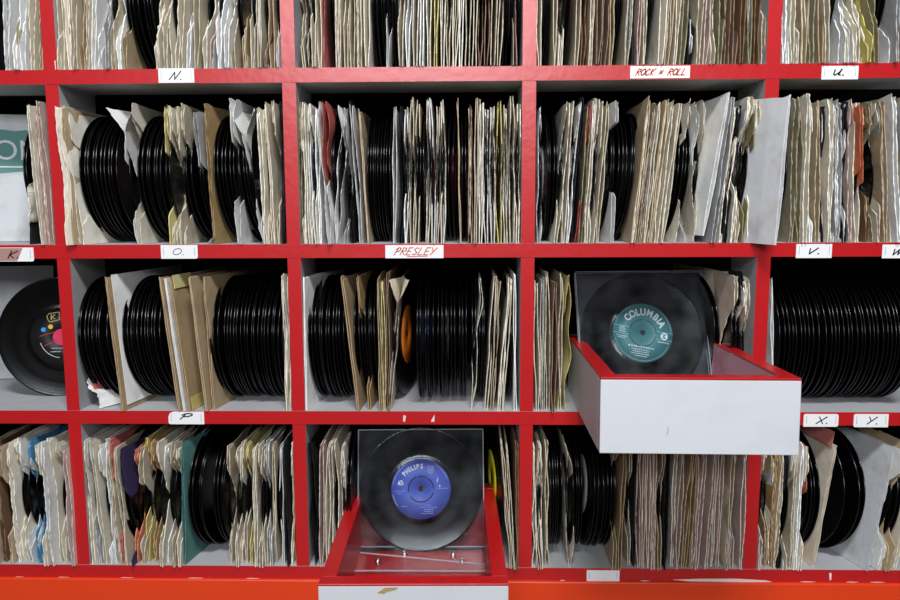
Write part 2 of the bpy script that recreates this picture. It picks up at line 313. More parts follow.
# ------------------------------------------------------------------ paper sleeves
SL = 0.171
def smooth_noise(n, rng, amp, step):
    k = [rng.uniform(-amp, amp) for _ in range(n//step+3)]
    out = []
    for i in range(n):
        a = i/step; j = int(a); f = a-j; f = f*f*(3-2*f); out.append(k[j]*(1-f)+k[j+1]*f)
    return out
FJ = [0, .015, .05, .14, .32, .62, 1.0]
NZ = 34
def sheet(q, xs, rng, rough, tear, thick, wav, m=0, L=SL, H=SL, bend=0, fold=0, tz=None, bl=.022):
    """one sheet of paper standing in the y-z plane, its ragged front edge near y = 0. xs(u) = x at the front (u = 0..1 up); tear: depth of the torn bay"""
    n = NZ+1
    big = smooth_noise(n, rng, 1, 8); mid = smooth_noise(n, rng, 1, 3); wv = smooth_noise(n, rng, wav, 7); wv2 = smooth_noise(n, rng, wav, 11)
    c = tz if tz is not None else rng.uniform(.4, .62); hw = rng.uniform(.2, .37)
    top = smooth_noise(len(FJ), rng, .0025, 2)
    k0 = len(q.V); nj = len(FJ)
    for side in (0, 1):
        for i in range(n):
            u = i/NZ
            r = rough*(.0016*abs(big[i])+.0012*abs(mid[i])+rng.uniform(0, .0011))
            if tear: r += tear*max(0, 1-(abs(u-c)/hw)**1.7)*(1+.25*mid[i])+tear*.12*rng.uniform(0, 1)*(abs(u-c) < hw)
            if u > .96: r += .003*rng.random()*rough
            for j, fj in enumerate(FJ):
                y = r+(L-r)*fj; z = H*u+(top[j] if i == n-1 else 0)
                e = (1-fj)
                x = xs(u)*(e**.7)+wv[i]*e**1.5+wv2[i]*.5*math.sin(3*fj)
                if bend: x += bend*max(0, 1-y/bl)**1.2
                if fold: x += fold*max(0, u-.82)*max(0, 1-y/.05)
                q.V.append((x+(thick if side else 0), y, max(z, 0)))
    s = n*nj
    def vid(side, i, j): return k0+side*s+i*nj+j
    for i in range(n-1):
        for j in range(nj-1):
            q.F.append((vid(0, i, j), vid(0, i+1, j), vid(0, i+1, j+1), vid(0, i, j+1))); q.F.append((vid(1, i, j), vid(1, i, j+1), vid(1, i+1, j+1), vid(1, i+1, j))); q.M += [m, m]
    for i in range(n-1):
        q.F.append((vid(0, i, 0), vid(1, i, 0), vid(1, i+1, 0), vid(0, i+1, 0))); q.F.append((vid(0, i+1, nj-1), vid(1, i+1, nj-1), vid(1, i, nj-1), vid(0, i, nj-1))); q.M += [m, m]
    for j in range(nj-1):
        q.F.append((vid(0, 0, j), vid(0, 0, j+1), vid(1, 0, j+1), vid(1, 0, j))); q.F.append((vid(0, n-1, j+1), vid(0, n-1, j), vid(1, n-1, j), vid(1, n-1, j+1))); q.M += [m, m]
SEED = [100]
NREC = [10, 46, 8, 44]      # how many torn sleeves of each row still show a record inside
def sleeve(cell, xb, xt, col, g, tear=0, rough=1, yaw=0, Y=None, inner=None, rec=False, thick=.00055, wav=.0011, lab=None, bend=0, fold=0, tears=None, raise_=0, words=None, liner_tear=None, tz=None, bl=.022):
    """one sleeve: xb, xt = photo x of its front edge at foot and top; g = gape at the front"""
    if (xb > 912 and xt > 912) or (xb < -14 and xt < -14): return None
    SEED[0] += 1; rng = random.Random(SEED[0]); zf = FLOORZ[cell[0]]+raise_
    if Y is None: Y = rng.choice([rng.uniform(-.009, 0), rng.uniform(-.002, .007)])
    HH = (SL*rng.uniform(.95, 1.03) if not words else SL)*(.955 if cell[0] == 3 else 1)
    x0 = wx(xb, Y, zf); x1 = wx(xt, Y, zf+SL)
    le = math.atan2(x1-x0, SL); ya = math.radians(yaw)
    q = MB(); gb = g*.35; a, b = rng.uniform(.75, 1), rng.uniform(.7, 1)
    t0, t1 = tears if tears else (tear*rng.uniform(.6, 1.1), tear*rng.uniform(.6, 1.1))
    tzz = tz if tz is not None else rng.uniform(.42, .6)
    sheet(q, lambda u: -g/2*(.45+.55*math.sin(math.pi*min(1, u*1.1+.02))*a+.0)-.0002, rng, rough, t0, thick, wav, bend=bend, bl=bl, fold=-fold, tz=tzz, H=HH)
    sheet(q, lambda u: g/2*(.45+.55*math.sin(math.pi*min(1, u*1.05+.02))*b)+.0002, rng, rough, t1, thick, wav, bend=bend, bl=bl, fold=fold, tz=tzz, H=HH*rng.uniform(.985, 1.01))
    o = q.build('paper_sleeve', PAP[col]); o.location = (x0, Y, zf+Z0+.0002+abs(math.sin(le))*g*.3); o.rotation_euler = (0, le, -ya)
    if inner:
        q = MB(); gi = g*.45
        sheet(q, lambda u: -gi/2, rng, rough*1.3, (liner_tear if liner_tear is not None else tear*.8), thick*.8, wav, tz=tzz, H=HH*.98)
        if g > .004: sheet(q, lambda u: gi/2, rng, rough*1.3, (liner_tear if liner_tear is not None else tear*1.0), thick*.8, wav, tz=tzz, H=HH*.98)
        i_ = q.build('inner_liner', PAP[inner], o); i_.location = (0, .002+.002*rng.random(), .0004)
        if inner != col: i_['label'] = PNAME[inner]+' inner liner'
    o['category'] = 'record sleeve'; o['group'] = 'record sleeves '+PLACE[cell]
    st = words or (('badly torn' if max(t0, t1) > .03 else 'torn' if max(t0, t1) > .012 else rng.choice(['frayed', 'worn'])) + ' '+PNAME[col])
    PEND.setdefault(cell, []).append((x0, st, o))
    if rec and NREC[cell[0]] > 0 and -5 < xb < 903:
        NREC[cell[0]] -= 1
        Yr = Y+.007+rng.uniform(0, .008); c = Vector((0, RD, RD+.001))
        mt = Matrix.Translation((x0, Yr, zf+.0006)) @ Matrix.Rotation(-ya, 4, 'Z') @ Matrix.Rotation(le, 4, 'Y')
        p = mt @ c; d = disc(p, ya, le, '', lab or rng.choice(['black', 'navy', 'maroon', 'silver', 'red']), 'records still in their sleeves'); o['has'] = d.name; d['in'] = o.name
    return o
def S(cell, xb0, xb1, xt0, xt1, cols, tear=.0, tp=.35, rec=.4, inner=.28, thick=.0010, **kw):
    """a packed bunch of sleeves, one per letter of cols, '-' leaves a gap"""
    if len(cols) > 4: k = round(len(cols)*.8); cols = ''.join(cols[int((i+.5)*len(cols)/k)] for i in range(k))
    n = len(cols); rng = random.Random(int(xb0*7+xt1*3+cell[0]*1000))
    for i, c in enumerate(cols):
        if c == '-': continue
        t = (i+.5)/n; xb = xb0+(xb1-xb0)*t; xt = xt0+(xt1-xt0)*t
        slot = abs(xb1-xb0)/n*.00128
        tr = ((tear if tear else rng.uniform(.016, .05)) if rng.random() < min(1, tp*1.35+.04) else rng.choice([0, 0, .003]))
        g = min(slot*rng.uniform(.5, .8), .011)
        sleeve(cell, xb+rng.uniform(-.5, .5), xt+rng.uniform(-2.6, 2.6), c, g, tr, rng.uniform(.8, 1.9), inner=(rng.choice('wcdg') if rng.random() < inner else None) if 'innc' not in kw else kw['innc'],
               rec=tr > .018 and g > .003 and (cell[0] != 0 or rng.random() < .4) and (cell[0] != 1 or rng.random() < .75), thick=thick, **{k: v for k, v in kw.items() if k != 'innc'})

# ---- row 0 (its upper part is above the picture)
c = (0, 0); D(c, -4, 4, 2); S(c, 2, 43, -4, 40, 'wwcwdt', rec=.3, tp=.2)
c = (0, 1)
S(c, 53, 90, 44, 86, 'cdcddtd', tp=.1); S(c, 90, 128, 86, 118, 'wwgddwt', tp=.5); D(c, 128, 153, 7, lean=-1)
S(c, 153, 168, 148, 166, 'dd', rec=1, tp=.5); S(c, 168, 200, 166, 200, 'cdtwd', tp=.5); S(c, 200, 236, 200, 234, 'cpdwwd', tp=.5)
D(c, 236, 242, 2); S(c, 241, 275, 240, 272, 'tdtdbt', tp=.3); sleeve(c, 277, 273, 'w', .005, .03, rec=True)
c = (0, 2)
S(c, 300, 322, 290, 318, 'dkdd', tp=.4); sleeve(c, 324, 322, 'r', .002, 0); D(c, 328, 334, 2)
S(c, 334, 370, 333, 368, 'cdwddc', tp=.2, rec=.7); D(c, 371, 386, 4); sleeve(c, 388, 386, 'w', .006, .05, rec=True, wav=.003); D(c, 391, 396, 2)
S(c, 397, 432, 396, 432, 'dwwcwc', tp=.3); S(c, 432, 470, 433, 474, 'ycdcccd', tp=.4, rec=.2); S(c, 470, 502, 474, 508, 'dbdbdd', tp=.3)
D(c, 504, 513, 3); sleeve(c, 515, 516, 'p', .004, .03, rec=True); D(c, 518, 521, 1)
c = (0, 3)
S(c, 537, 543, 536, 542, 'd', rec=1); D(c, 544, 551, 3, lean=2); S(c, 552, 562, 556, 567, 'dc', tp=.5, rec=1); D(c, 562, 572, 3, lean=3)
S(c, 572, 614, 578, 622, 'dbdbbbt', tp=.3); D(c, 614, 624, 4, lean=3); S(c, 624, 646, 634, 652, 'dkpd', tp=.3); D(c, 646, 656, 4, lean=4)
S(c, 656, 678, 666, 690, 'ctd', tp=.0, rec=.3); S(c, 678, 694, 690, 702, 'ok', tp=.2); S(c, 694, 738, 702, 744, 'dpdkobb', tp=.2); S(c, 738, 767, 744, 770, 'bodbd', tp=.2)
c = (0, 4)
S(c, 781, 800, 784, 802, 'wwcc', tp=.2); S(c, 800, 832, 803, 833, 'todtd', tp=.2); D(c, 833, 837, 2, lean=2); S(c, 838, 865, 838, 868, 'wwcc', tear=.03, tp=.7, rec=.9)
S(c, 866, 880, 868, 884, 'yo', tp=.6, rec=1); D(c, 880, 888, 3, lean=2); S(c, 888, 930, 890, 934, 'wgtdddc', tp=.2)

# ---- row 1
c = (1, 0)
S(c, 38, 55, 25, 42, 'cpp', tp=0, rec=0, inner=1, thick=.0008, wav=.0004)
D(c, 23, 28, 2, lean=-4, yf=0.011); sleeve(c, 30, 27, 'k', .003, .05, rec=False, Y=.012)
c = (1, 1)
sleeve(c, 73, 60, 'c', .005, .004, Y=-.012, wav=.0018, bend=-.008); sleeve(c, 76, 63, 't', .003, .004, Y=-.008, bend=-.004); sleeve(c, 78, 60, 'd', .004, .002, Y=-.002, inner='w'); sleeve(c, 84, 64, 'c', .004, .0, yaw=5, tears=(0, .05), Y=.0, rec=False)
D(c, 78, 119, 10, lean=-3, yaw=3, yf=0.005)
sleeve(c, 135, 119, 'w', .006, .0, tears=(.035, .02), rough=2.2, wav=.0035, fold=.09, tz=.4, rec=True); sleeve(c, 138, 128, 'c', .004, .05, rough=2, wav=.003, tz=.55)
D(c, 137, 171, 9, lean=-1, yaw=3, yf=0.005)
S(c, 169, 186, 164, 180, 'ycdd', tear=.055, tp=1, rec=.6, tz=.45); D(c, 181, 206, 6, lean=-2, yaw=5, yf=0.007); sleeve(c, 207, 192, 'g', .003, .07, tz=.3, yaw=4, wav=.002); sleeve(c, 214, 203, 'a', .003, 0, yaw=7, thick=.0008, words='wide gaping tan')
D(c, 210, 235, 7, lean=-3, yaw=3, yf=0.007); sleeve(c, 240, 231, 'w', .006, .0, tears=(.06, .06), tz=.5, rough=2, wav=.003, rec=True); D(c, 239, 255, 5, lean=-5, yaw=2, yf=0.007)
sleeve(c, 260, 240, 'w', .004, .02, rough=2.5, wav=.003, tears=(.01, .03), fold=.07); S(c, 262, 286, 251, 281, 'cdcddk', tp=.2, rec=.4)
c = (1, 2)
S(c, 300, 306, 295, 301, 'od', tear=.04, tp=.5, rec=.6); S(c, 305, 322, 301, 316, 'cwcw', tp=.1, rec=.6); sleeve(c, 330, 318, 'w', .005, 0, tears=(.0, .05), Y=-.012, raise_=-.0, tz=.7, yaw=3, wav=.002)
sleeve(c, 329, 324, 'r', .005, .09, tz=.22, Y=-.016, wav=.003, rough=2, words='pale red torn'); D(c, 327, 336, 3, lean=-2)
sleeve(c, 337, 340, 'w', .005, .02, rough=2.5, wav=.0035, rec=True, tz=.7); sleeve(c, 346, 345, 'w', .005, .05, rough=3, wav=.003, rec=True); sleeve(c, 352, 349, 'k', .004, .05, rough=3); sleeve(c, 361, 350, 'w', .004, .01, rec=True); sleeve(c, 368, 358, 't', .0015, 0, thick=.001, wav=.0008)
D(c, 366, 391, 9, yaw=0, yf=0.005); sleeve(c, 394, 394, 'w', .004, .003, thick=.0008); S(c, 398, 419, 398, 418, 'kwdd', tear=.05, tp=.7, rec=.6)
D(c, 419, 425, 2); S(c, 425, 445, 424, 444, 'cwdc', tear=.045, tp=.7, rec=.6); D(c, 446, 455, 2, lab='maroon', yaw=2, yf=0.011); sleeve(c, 460, 457, 't', .0012, 0, thick=.0008); D(c, 461, 467, 2)
S(c, 467, 478, 469, 477, 'bt', tp=0); S(c, 477, 521, 477, 520, 'cwdcydcdc', tp=.6, tear=.035, rec=.6)
c = (1, 3)
sleeve(c, 541, 541, 'w', .008, .0, tears=(.0, .05), wav=.003, rough=2, rec=True); D(c, 546, 558, 4, lean=1)
S(c, 553, 600, 565, 611, 'cdcwkocdcd', tp=.45, tear=.03, rec=.6); 
sleeve(c, 576, 592, 'r', .0015, .04)
D(c, 604, 640, 9, lean=2, lean2=5, yaw=-2, yf=0.005); sleeve(c, 612, 618, 'w', .005, .12, tz=.6, Y=.0, yaw=-6, words='mostly torn away white')
S(c, 630, 664, 649, 682, 'tttdtccd', tp=.0, rec=.4, inner=.7); D(c, 668, 690, 6, lean=5, yaw=-2, yf=0.005)
sleeve(c, 676, 692, 'c', .005, .06, wav=.004, rough=3, rec=True); sleeve(c, 685, 700, 'w', .006, .04, wav=.004, rough=3, tz=.3); sleeve(c, 694, 707, 'c', .005, .03, wav=.003, rough=2.5, rec=True)
sleeve(c, 703, 731, 'w', .004, 0, thick=.0009, rough=.4, wav=.0008, yaw=-9, raise_=.0085, words='tall leaning pale grey-white'); S(c, 710, 724, 733, 744, 'gc', tp=.5, tear=.04, rec=1)
S(c, 722, 757, 742, 764, 'kcdoocd', tp=.5, tear=.035, rec=.5)
c = (1, 4)
D(c, 782, 788, 2, lean=1); S(c, 789, 820, 795, 820, 'ooccwt', tp=.2, rec=.5); S(c, 820, 848, 820, 848, 'kckgk', tp=.4, tear=.02, rec=.6, innc='w')
S(c, 847, 860, 848, 860, 'pc', tp=.3); sleeve(c, 862, 862, 'n', .004, .07, rec=True, tz=.2); S(c, 865, 882, 866, 880, 'bod', tear=.06, tp=.8, rec=1); S(c, 882, 896, 880, 892, 'tc', tp=0); S(c, 896, 935, 893, 930, 'wgcdtc', tp=.2)

# ---- row 2
c = (2, 1)
D(c, 76, 110, 9, lean=-5, lean2=-6, yaw=4, yf=-0.001)
sleeve(c, 122, 104, 'a', .003, 0, thick=.0012, rough=.4, wav=.0006, yaw=9, words='brown-edged white faced', rec=False)
D(c, 115, 162, 13, lean=-5, lean2=-6, yaw=4, yf=0.005)
for k, (a, b, cc, wd) in enumerate([(179, 158, 'a', 'stiff tan card'), (184, 163, 'w', 'clean white card'), (189, 168, 'a', 'stiff brown card'), (206, 188, 'a', 'broad brown card')]):
    sleeve(c, a, b, cc, .0022, 0, thick=.0012, rough=.3, wav=.0004, yaw=7, words=wd, Y=-.003)
sleeve(c, 213, 203, 'a', .003, 0, thick=.001, rough=.5, wav=.001, yaw=9, words='gaping olive brown')
D(c, 209, 283, 22, lean=-3, lean2=0, yaw=2, yf=0.005)
S(c, 284, 291, 281, 289, 'dc', tear=.01, tp=1, rec=0)
c = (2, 2)
sleeve(c, 306, 303, 'w', .0016, 0, thick=.0008, rough=.3, wav=.0004, yaw=8)
D(c, 304, 345, 12, lean=-2, yaw=2, yf=0.005); sleeve(c, 358, 341, 'a', .003, 0, rough=.4, wav=.0006, thick=.0011, yaw=4, words='smooth tan card')
D(c, 353, 362, 2, lean=-3, yaw=2); sleeve(c, 370, 356, 'a', .004, .07, tz=.45, thick=.001, yaw=3, words='half torn tan'); D(c, 362, 377, 5, lean=-3, yaw=2, yf=0.007)
S(c, 378, 390, 375, 392, 'tyb', tp=.0, rec=0, thick=.0009); sleeve(c, 389, 399, 'd', .003, .03, tz=.6, fold=.07)
D(c, 391, 396, 1, lab='orange', yaw=8, yf=0.011, where='its orange label showing'); D(c, 414, 478, 15, yaw=0, yf=0.003)
sleeve(c, 472, 481, 'c', .005, .004, wav=.003, rough=1.5, rec=False); D(c, 478, 486, 3, lean=1); S(c, 484, 494, 492, 501, 'dt', tp=0, rec=.5); D(c, 492, 500, 3, lean=2)
S(c, 496, 505, 508, 514, 'cd', tp=0, rec=.5); D(c, 505, 512, 3, lean=1); sleeve(c, 515, 514, 'w', .003, 0, thick=.0009, rough=.5)
c = (2, 3)
S(c, 534, 562, 535, 564, 'dgddbd', tp=.2, rec=.6); sleeve(c, 561, 570, 'y', .008, .0, wav=.004, tears=(.05, .0), tz=.45, words='yellow-cornered bent cream')
D(c, 713, 722, 2, lab='red', lean=0, yaw=-8, yf=0.045, where='its red label showing'); sleeve(c, 728, 734, 'd', .004, .0, yaw=-11, wav=.003, rough=1.5, words='broad dirty cream', Y=.035, rec=False)
S(c, 728, 750, 736, 751, 'dkgcd', tp=.3, rec=.6)
c = (2, 4)
sleeve(c, 772, 772, 'w', .0015, 0, thick=.0008, rough=.4, Y=.004)
D(c, 778, 916, 32, lean=0, yaw=-1, yf=0.003)

# ---- row 3
c = (3, 0)
S(c, -22, 8, -32, -6, 'dcdb', tp=.2, rec=.6); S(c, 8, 75, -6, 64, 'tcwcwubcwckcp', tp=.35, tear=.035, rec=.35, yaw=4)
c = (3, 1)
S(c, 91, 113, 77, 100, 'cgcw', tp=.3, tear=.04, rec=.7, yaw=3); S(c, 113, 128, 100, 113, 'wdrd', tp=.4, tear=.03, rec=.5, yaw=3); D(c, 121, 132, 3, lean=-5, yaw=3); sleeve(c, 131, 118, 'v', .003, .05, tz=.35, yaw=3)
S(c, 133, 182, 131, 178, 'ndkyhcwcdc', tp=.5, tear=.035, rec=.5, yaw=2); sleeve(c, 184, 181, 'e', .003, 0, thick=.0008, yaw=10, rough=.6, words='wide teal')
D(c, 186, 204, 5, lean=-1, yaw=6, yf=0.001, lab='silver'); D(c, 213, 226, 4, lean=-1, yaw=2, yf=0.001)
S(c, 228, 278, 226, 274, 'dcwcdyccwcgd', tp=.5, tear=.03, rec=.4); D(c, 275, 282, 2); S(c, 281, 298, 278, 294, 'wkch', tp=.2, rec=.4)
c = (3, 2)
sleeve(c, 315, 309, 'k', .006, .0, wav=.002, rough=1.5, words='curled black and white'); S(c, 317, 345, 318, 345, 'pcdcd', tp=.3, tear=.02, rec=.6); D(c, 345, 352, 2)
D(c, 500, 506, 1, lab='yellow', yaw=-8, yf=0.016, where='its yellow label showing'); S(c, 509, 519, 500, 518, 'ddb', tp=.4, tear=.03, rec=.6)
c = (3, 3)
S(c, 532, 549, 533, 548, 'cdcd', tp=.5, tear=.02, rec=.5, wav=.002); D(c, 549, 563, 5, yf=0.001); sleeve(c, 571, 568, 'c', .006, .05, wav=.004, rough=2, rec=True); D(c, 573, 583, 4, yf=0.001)
D(c, 592, 618, 6, lean=2, yaw=-2, yf=0.001, lab='silver')
S(c, 612, 650, 618, 652, 'ttp-dkp-pd', tp=.2, rec=.5); S(c, 650, 680, 652, 690, 'ptdkcp', tp=.2, rec=.6, wav=.0015); S(c, 680, 743, 690, 748, 'ttdpp-ppcp-dpp-p', tp=.2, rec=.4)
c = (3, 4)
S(c, 757, 803, 766, 810, 'ptthdkcdcwc', tp=.3, rec=.5); sleeve(c, 803, 806, 'n', .004, .05, tz=.3)
D(c, 806, 820, 4, lean=3, yaw=-4, yf=0.001); sleeve(c, 813, 839, 'd', .004, 0, rough=.6, yaw=-7, wav=.001, words='red-topped leaning cream')
D(c, 840, 872, 3, lean=6, yaw=-12, yf=0.003); sleeve(c, 868, 902, 'l', .004, 0, yaw=-14, rough=.8, words='wide leaning off-white'); S(c, 876, 900, 908, 930, 'wtd', tp=.4, rec=.6, yaw=-8); D(c, 893, 902, 2, lean=5, yaw=-4)

# ---- specials: the sheet that hangs over the divider; faces that show
sleeve((1, 3), 757, 771, 'l', .003, 0, thick=.0009, rough=.3, wav=.0006, Y=-.038, yaw=-2, bend=.022, bl=.06, raise_=.0, words='large grey-white divider-overhanging')

# flat-facing things in the two left compartments
def flat_sleeve(px, py, Yc, yaw, lean, col, label, cell):
    """a sleeve that faces the viewer more than the aisle: yaw measured from facing the front"""
    p = wp(px, py, Yc); q = MB(); rng = random.Random(7)
    for k in (0, 1): q.box(-SL/2, SL/2, k*.0022, k*.0022+.0006, 0, SL)
    q.box(-SL/2, -SL/2+.0008, 0, .0028, 0, SL); q.box(-SL/2, SL/2, 0, .0028, 0, .0008)
    o = q.build('paper_sleeve', PAP[col]); zf = FLOORZ[cell[0]]+Z0+.0003
    o.location = (p.x, Yc, zf); o.rotation_euler = (math.radians(-lean), 0, math.radians(yaw))
    tag(o, label, 'record sleeve', 'record sleeves '+PLACE[cell]); return o
t = flat_sleeve(-30, 190, .075, 14, 3, 'l', 'white and teal printed sleeve turned face-on above the K tag', (1, 0))
q = MB(); R = random.Random(3)
top = [(SL/2-i*SL/12, .150+R.uniform(-.004, .004)) for i in range(13)]
q.poly([(-SL/2, .094), (-SL*.1, .098), (SL*.2, .092), (SL/2, .097)]+top, -.0003, 0); pp = q.build('teal_print', mat('teal_print', (88, 140, 134), .7), t); pp['label'] = 'teal printed band'
def text_mesh(body, size, bold=0.0, extr=0.0002, align='CENTER', shear=0):
    cu = bpy.data.curves.new('lettering', 'FONT'); cu.body = body; cu.size = size; cu.offset = bold; cu.extrude = extr; cu.align_x = align; cu.align_y = 'CENTER'; cu.shear = shear; cu.resolution_u = 4
    ob = bpy.data.objects.new('lettering', cu); COL.objects.link(ob); dg = bpy.context.evaluated_depsgraph_get(); dg.update()
    me = bpy.data.meshes.new_from_object(ob.evaluated_get(dg)); bpy.data.objects.remove(ob); bpy.data.curves.remove(cu); return me
def add_text(q, body, size, x, z, rot=0, bold=0.0, sx=1.0, y=-.0004, align='CENTER', shear=0):
    me = text_mesh(body, size, bold, 0, align, shear); k = len(q.V); c, s = math.cos(rot), math.sin(rot)
    for v in me.vertices: a, b = v.co.x*sx, v.co.y; q.V.append((x+a*c-b*s, y, z+a*s+b*c))
    for p in me.polygons: q.F.append(tuple(k+i for i in p.vertices)); q.M.append(0)
    bpy.data.meshes.remove(me)
q = MB(); add_text(q, 'ON', .038, .060, .122, bold=.0, y=-.0006); q.box(.03, .088, -.0006, -.0003, .100, .102); q.build('lettering', M_cream, t)
# crumpled flap
q = MB(); rng = random.Random(21); sheet(q, lambda u: .004*math.sin(u*7), rng, 2, .0, .0006, .004, L=.03, H=.055)
o = q.build('torn_paper_scrap', PAP['c']); p = wp(25, 222, .0); o.location = (p.x, .002, p.z+Z0); o.rotation_euler = (0, math.radians(12), 0)
tag(o, 'crumpled cream paper scrap against the narrow records above the K tag', 'paper')
def scrap(px, py, y, L, H, col, seed, lean, yaw, label, wav=.004):
    q = MB(); rng = random.Random(seed); sheet(q, lambda u: .004*math.sin(u*7), rng, 2, .0, .0006, wav, L=L, H=H)
    o = q.build('torn_paper_scrap', PAP[col]); p = wp(px, py, y); o.location = (p.x, y, p.z+Z0); o.rotation_euler = (0, math.radians(lean), math.radians(yaw)); return tag(o, label, 'paper')
o = scrap(97, 409, .004, .05, .050, 'w', 31, -26, -30, 'torn white, red and blue paper scrap under records in the P compartment')
q = MB(); q.box(-.0012, -.0006, .006, .03, .022, .045, 0); q.build('red_print', PAP['r'], o); q = MB(); q.box(.0016, .0022, .02, .045, .008, .03, 0); q.build('blue_print', mat('blue_print', (50, 50, 130), .6), o)
flat = flat_sleeve(-5, 340, .175, 12, 3, 'l', 'off-white sleeve standing face-on behind the face-on record below the K tag', (2, 0))

# ------------------------------------------------------------------ face-on records with printed labels
def face_disc(loc, yaw, lean, spin, lab, label):
    o = bpy.data.objects.new('vinyl_record', disc_me); COL.objects.link(o)
    # local -x axis looks to the viewer
    Mx = Matrix.Rotation(yaw, 4, 'Z') @ Matrix.Rotation(-lean, 4, 'X') @ Matrix.Rotation(math.radians(90), 4, 'Z')
    o.matrix_world = Matrix.Translation(loc) @ Mx; tag(o, label, 'record')
    l = bpy.data.objects.new('label', LAB[lab]); COL.objects.link(l); l.parent = o
    return o
def print_on(o, q, name, m, spin):
    """q is drawn in x (right), z (up), facing -y; put it on the record's front"""
    ob = q.build(name, m, o.children[0])
    ob.matrix_local = Matrix.Rotation(math.radians(-90), 4, 'Z') @ Matrix.Translation((0, -h*1.12, 0)) @ Matrix.Rotation(math.radians(spin), 4, 'Y') @ Matrix.Scale(RS, 4)
    return ob
def arc(q, r, a0, a1, wd, n=40, y0=-.0004, y1=0):
    P = [(r*math.cos(math.radians(a0+(a1-a0)*i/n)), r*math.sin(math.radians(a0+(a1-a0)*i/n))) for i in range(n+1)]
    for a, b in zip(P, P[1:]):
        l = math.hypot(*a); s0, s1 = (l-wd/2)/l, (l+wd/2)/l
        q.poly([(a[0]*s0, a[1]*s0), (a[0]*s1, a[1]*s1), (b[0]*s1, b[1]*s1), (b[0]*s0, b[1]*s0)][::-1] if a1 > a0 else [(a[0]*s0, a[1]*s0), (a[0]*s1, a[1]*s1), (b[0]*s1, b[1]*s1), (b[0]*s0, b[1]*s0)], y0, y1)
def tiny(q, x, z, wd, hh, rng, gap=.6):
    """a line of print too small to read"""
    a = x-wd/2
    while a < x+wd/2:
        l = rng.uniform(.4, .9)*hh
        q.box(a, a+l, -.0004, 0, z-hh/2*rng.uniform(.6, 1), z+hh/2*rng.uniform(.6, 1)); a += l+hh*gap*rng.uniform(.6, 1.5)
def bold_arc(q, text, r, mid, step, size, bold, sx):
    n = len(text); wdt = {'I': .5, 'M': 1.3, 'L': .85}
    tot = sum(wdt.get(c, 1) for c in text); a = mid+step*tot/2
    for ch in text:
        w_ = wdt.get(ch, 1)*step; a -= w_/2; t = math.radians(a)
        add_text(q, ch, size, r*math.cos(t), r*math.sin(t), t-math.pi/2, bold, sx); a -= w_/2

green = face_disc(wp(642.5, 333, .072)+Vector((0, 0, Z0)), math.radians(4), math.radians(21), 0, 'teal', 'black single with a green COLUMBIA label behind clear acrylic in the raised drawer')
rng = random.Random(9)
q = MB(); bold_arc(q, 'COLUMBIA', .0298, 88, 16.3, .0138, .0005, .85); print_on(green, q, 'lettering', M_cream, 11)
q = MB(); q.ribbon([(-.0425, .0055), (-.0195, .0055)], .0006, -.0004, 0); q.ribbon([(.0195, .0055), (.0425, .0055)], .0006, -.0004, 0); q.ribbon([(-.042, -.0055), (-.0185, -.0055)], .0006, -.0004, 0); q.ribbon([(.0185, -.0055), (.042, -.0055)], .0006, -.0004, 0)
arc(q, .0405, 12, 60, .0005); arc(q, .0405, 120, 168, .0005); arc(q, .0400, 200, 340, .0005)
print_on(green, q, 'printed_rules', mat('pale_rule', (150, 185, 188), .6), 11)
q = MB()
for z_, w_ in ((.004, .008), (.0018, .009), (-.0004, .008), (-.0026, .009), (-.009, .014), (-.0115, .010)): tiny(q, -.0295, z_, w_, .0014, rng)
tiny(q, .030, -.009, .014, .0022, rng); tiny(q, 0, -.0205, .036, .0026, rng)
for z_, w_ in ((-.0245, .026), (-.0275, .022), (-.0305, .026), (-.0335, .016)): tiny(q, 0, z_, w_, .0014, rng)
print_on(green, q, 'small_print', M_cream, 11)
q = MB(); q.poly([(.0305+.0052*math.cos(t*.3927), .0052*math.sin(t*.3927)) for t in range(16)], -.0004, 0); print_on(green, q, 'emblem', M_cream, 11)
q = MB(); q.ribbon([(.0285, .0025), (.0325, .0025), (.0290, .0002), (.0325, -.002), (.0285, -.0028)], .0011, -.0007, -.0004); print_on(green, q, 'emblem_mark', mat('teal_mark', (40, 100, 104), .6), 11)
q = MB()
for a in (6, 96, 186, 276): arc(q, .0190, a, a+76, .0009)
print_on(green, q, 'centre_slots', M_ink, 11)

blue = face_disc(wp(421, 489, .052)+Vector((0, 0, Z0)), math.radians(2), math.radians(13), 0, 'blue', 'black single with a blue PHILIPS label behind clear acrylic in the low drawer')
q = MB(); bold_arc(q, 'PHILIPS', .0318, 113, 10.3, .0092, .0004, .84); add_text(q, '45', .0095, -.0292, .0085, math.radians(14), .0003, .9)
add_text(q, '1', .0085, .0235, .0125, -.2, .0002, .9); add_text(q, 'v', .0055, .0268, .0045, -.2, .0002)
print_on(blue, q, 'lettering', M_cream, 0)
q = MB()
for p_ in ((-.031, -.0025, .013), (-.031, -.006, .008), (.031, .001, .014), (-.024, -.024, .008), (.010, -.0225, .010), (.010, -.0255, .024), (.011, -.0285, .014), (.011, -.0312, .012), (.009, -.034, .016)): tiny(q, p_[0], p_[1], p_[2], .0013, rng)
arc(q, .0405, 100, 170, .0006); arc(q, .0405, 190, 215, .0006); arc(q, .0400, 20, 60, .0006)
print_on(blue, q, 'small_print', mat('pale_blue_print', (176, 186, 222), .6), 0)
q = MB(); q.poly([(.009, .033), (.0185, .033), (.0185, .026), (.0165, .0225), (.01375, .0215), (.011, .0225), (.009, .026)][::-1], -.0004, 0); print_on(blue, q, 'shield_emblem', mat('pale_emblem', (132, 146, 206), .6), 0)
q = MB(); arc(q, .0028, 0, 360, .0006, y0=-.0007, y1=-.0004)
for v in q.V: pass
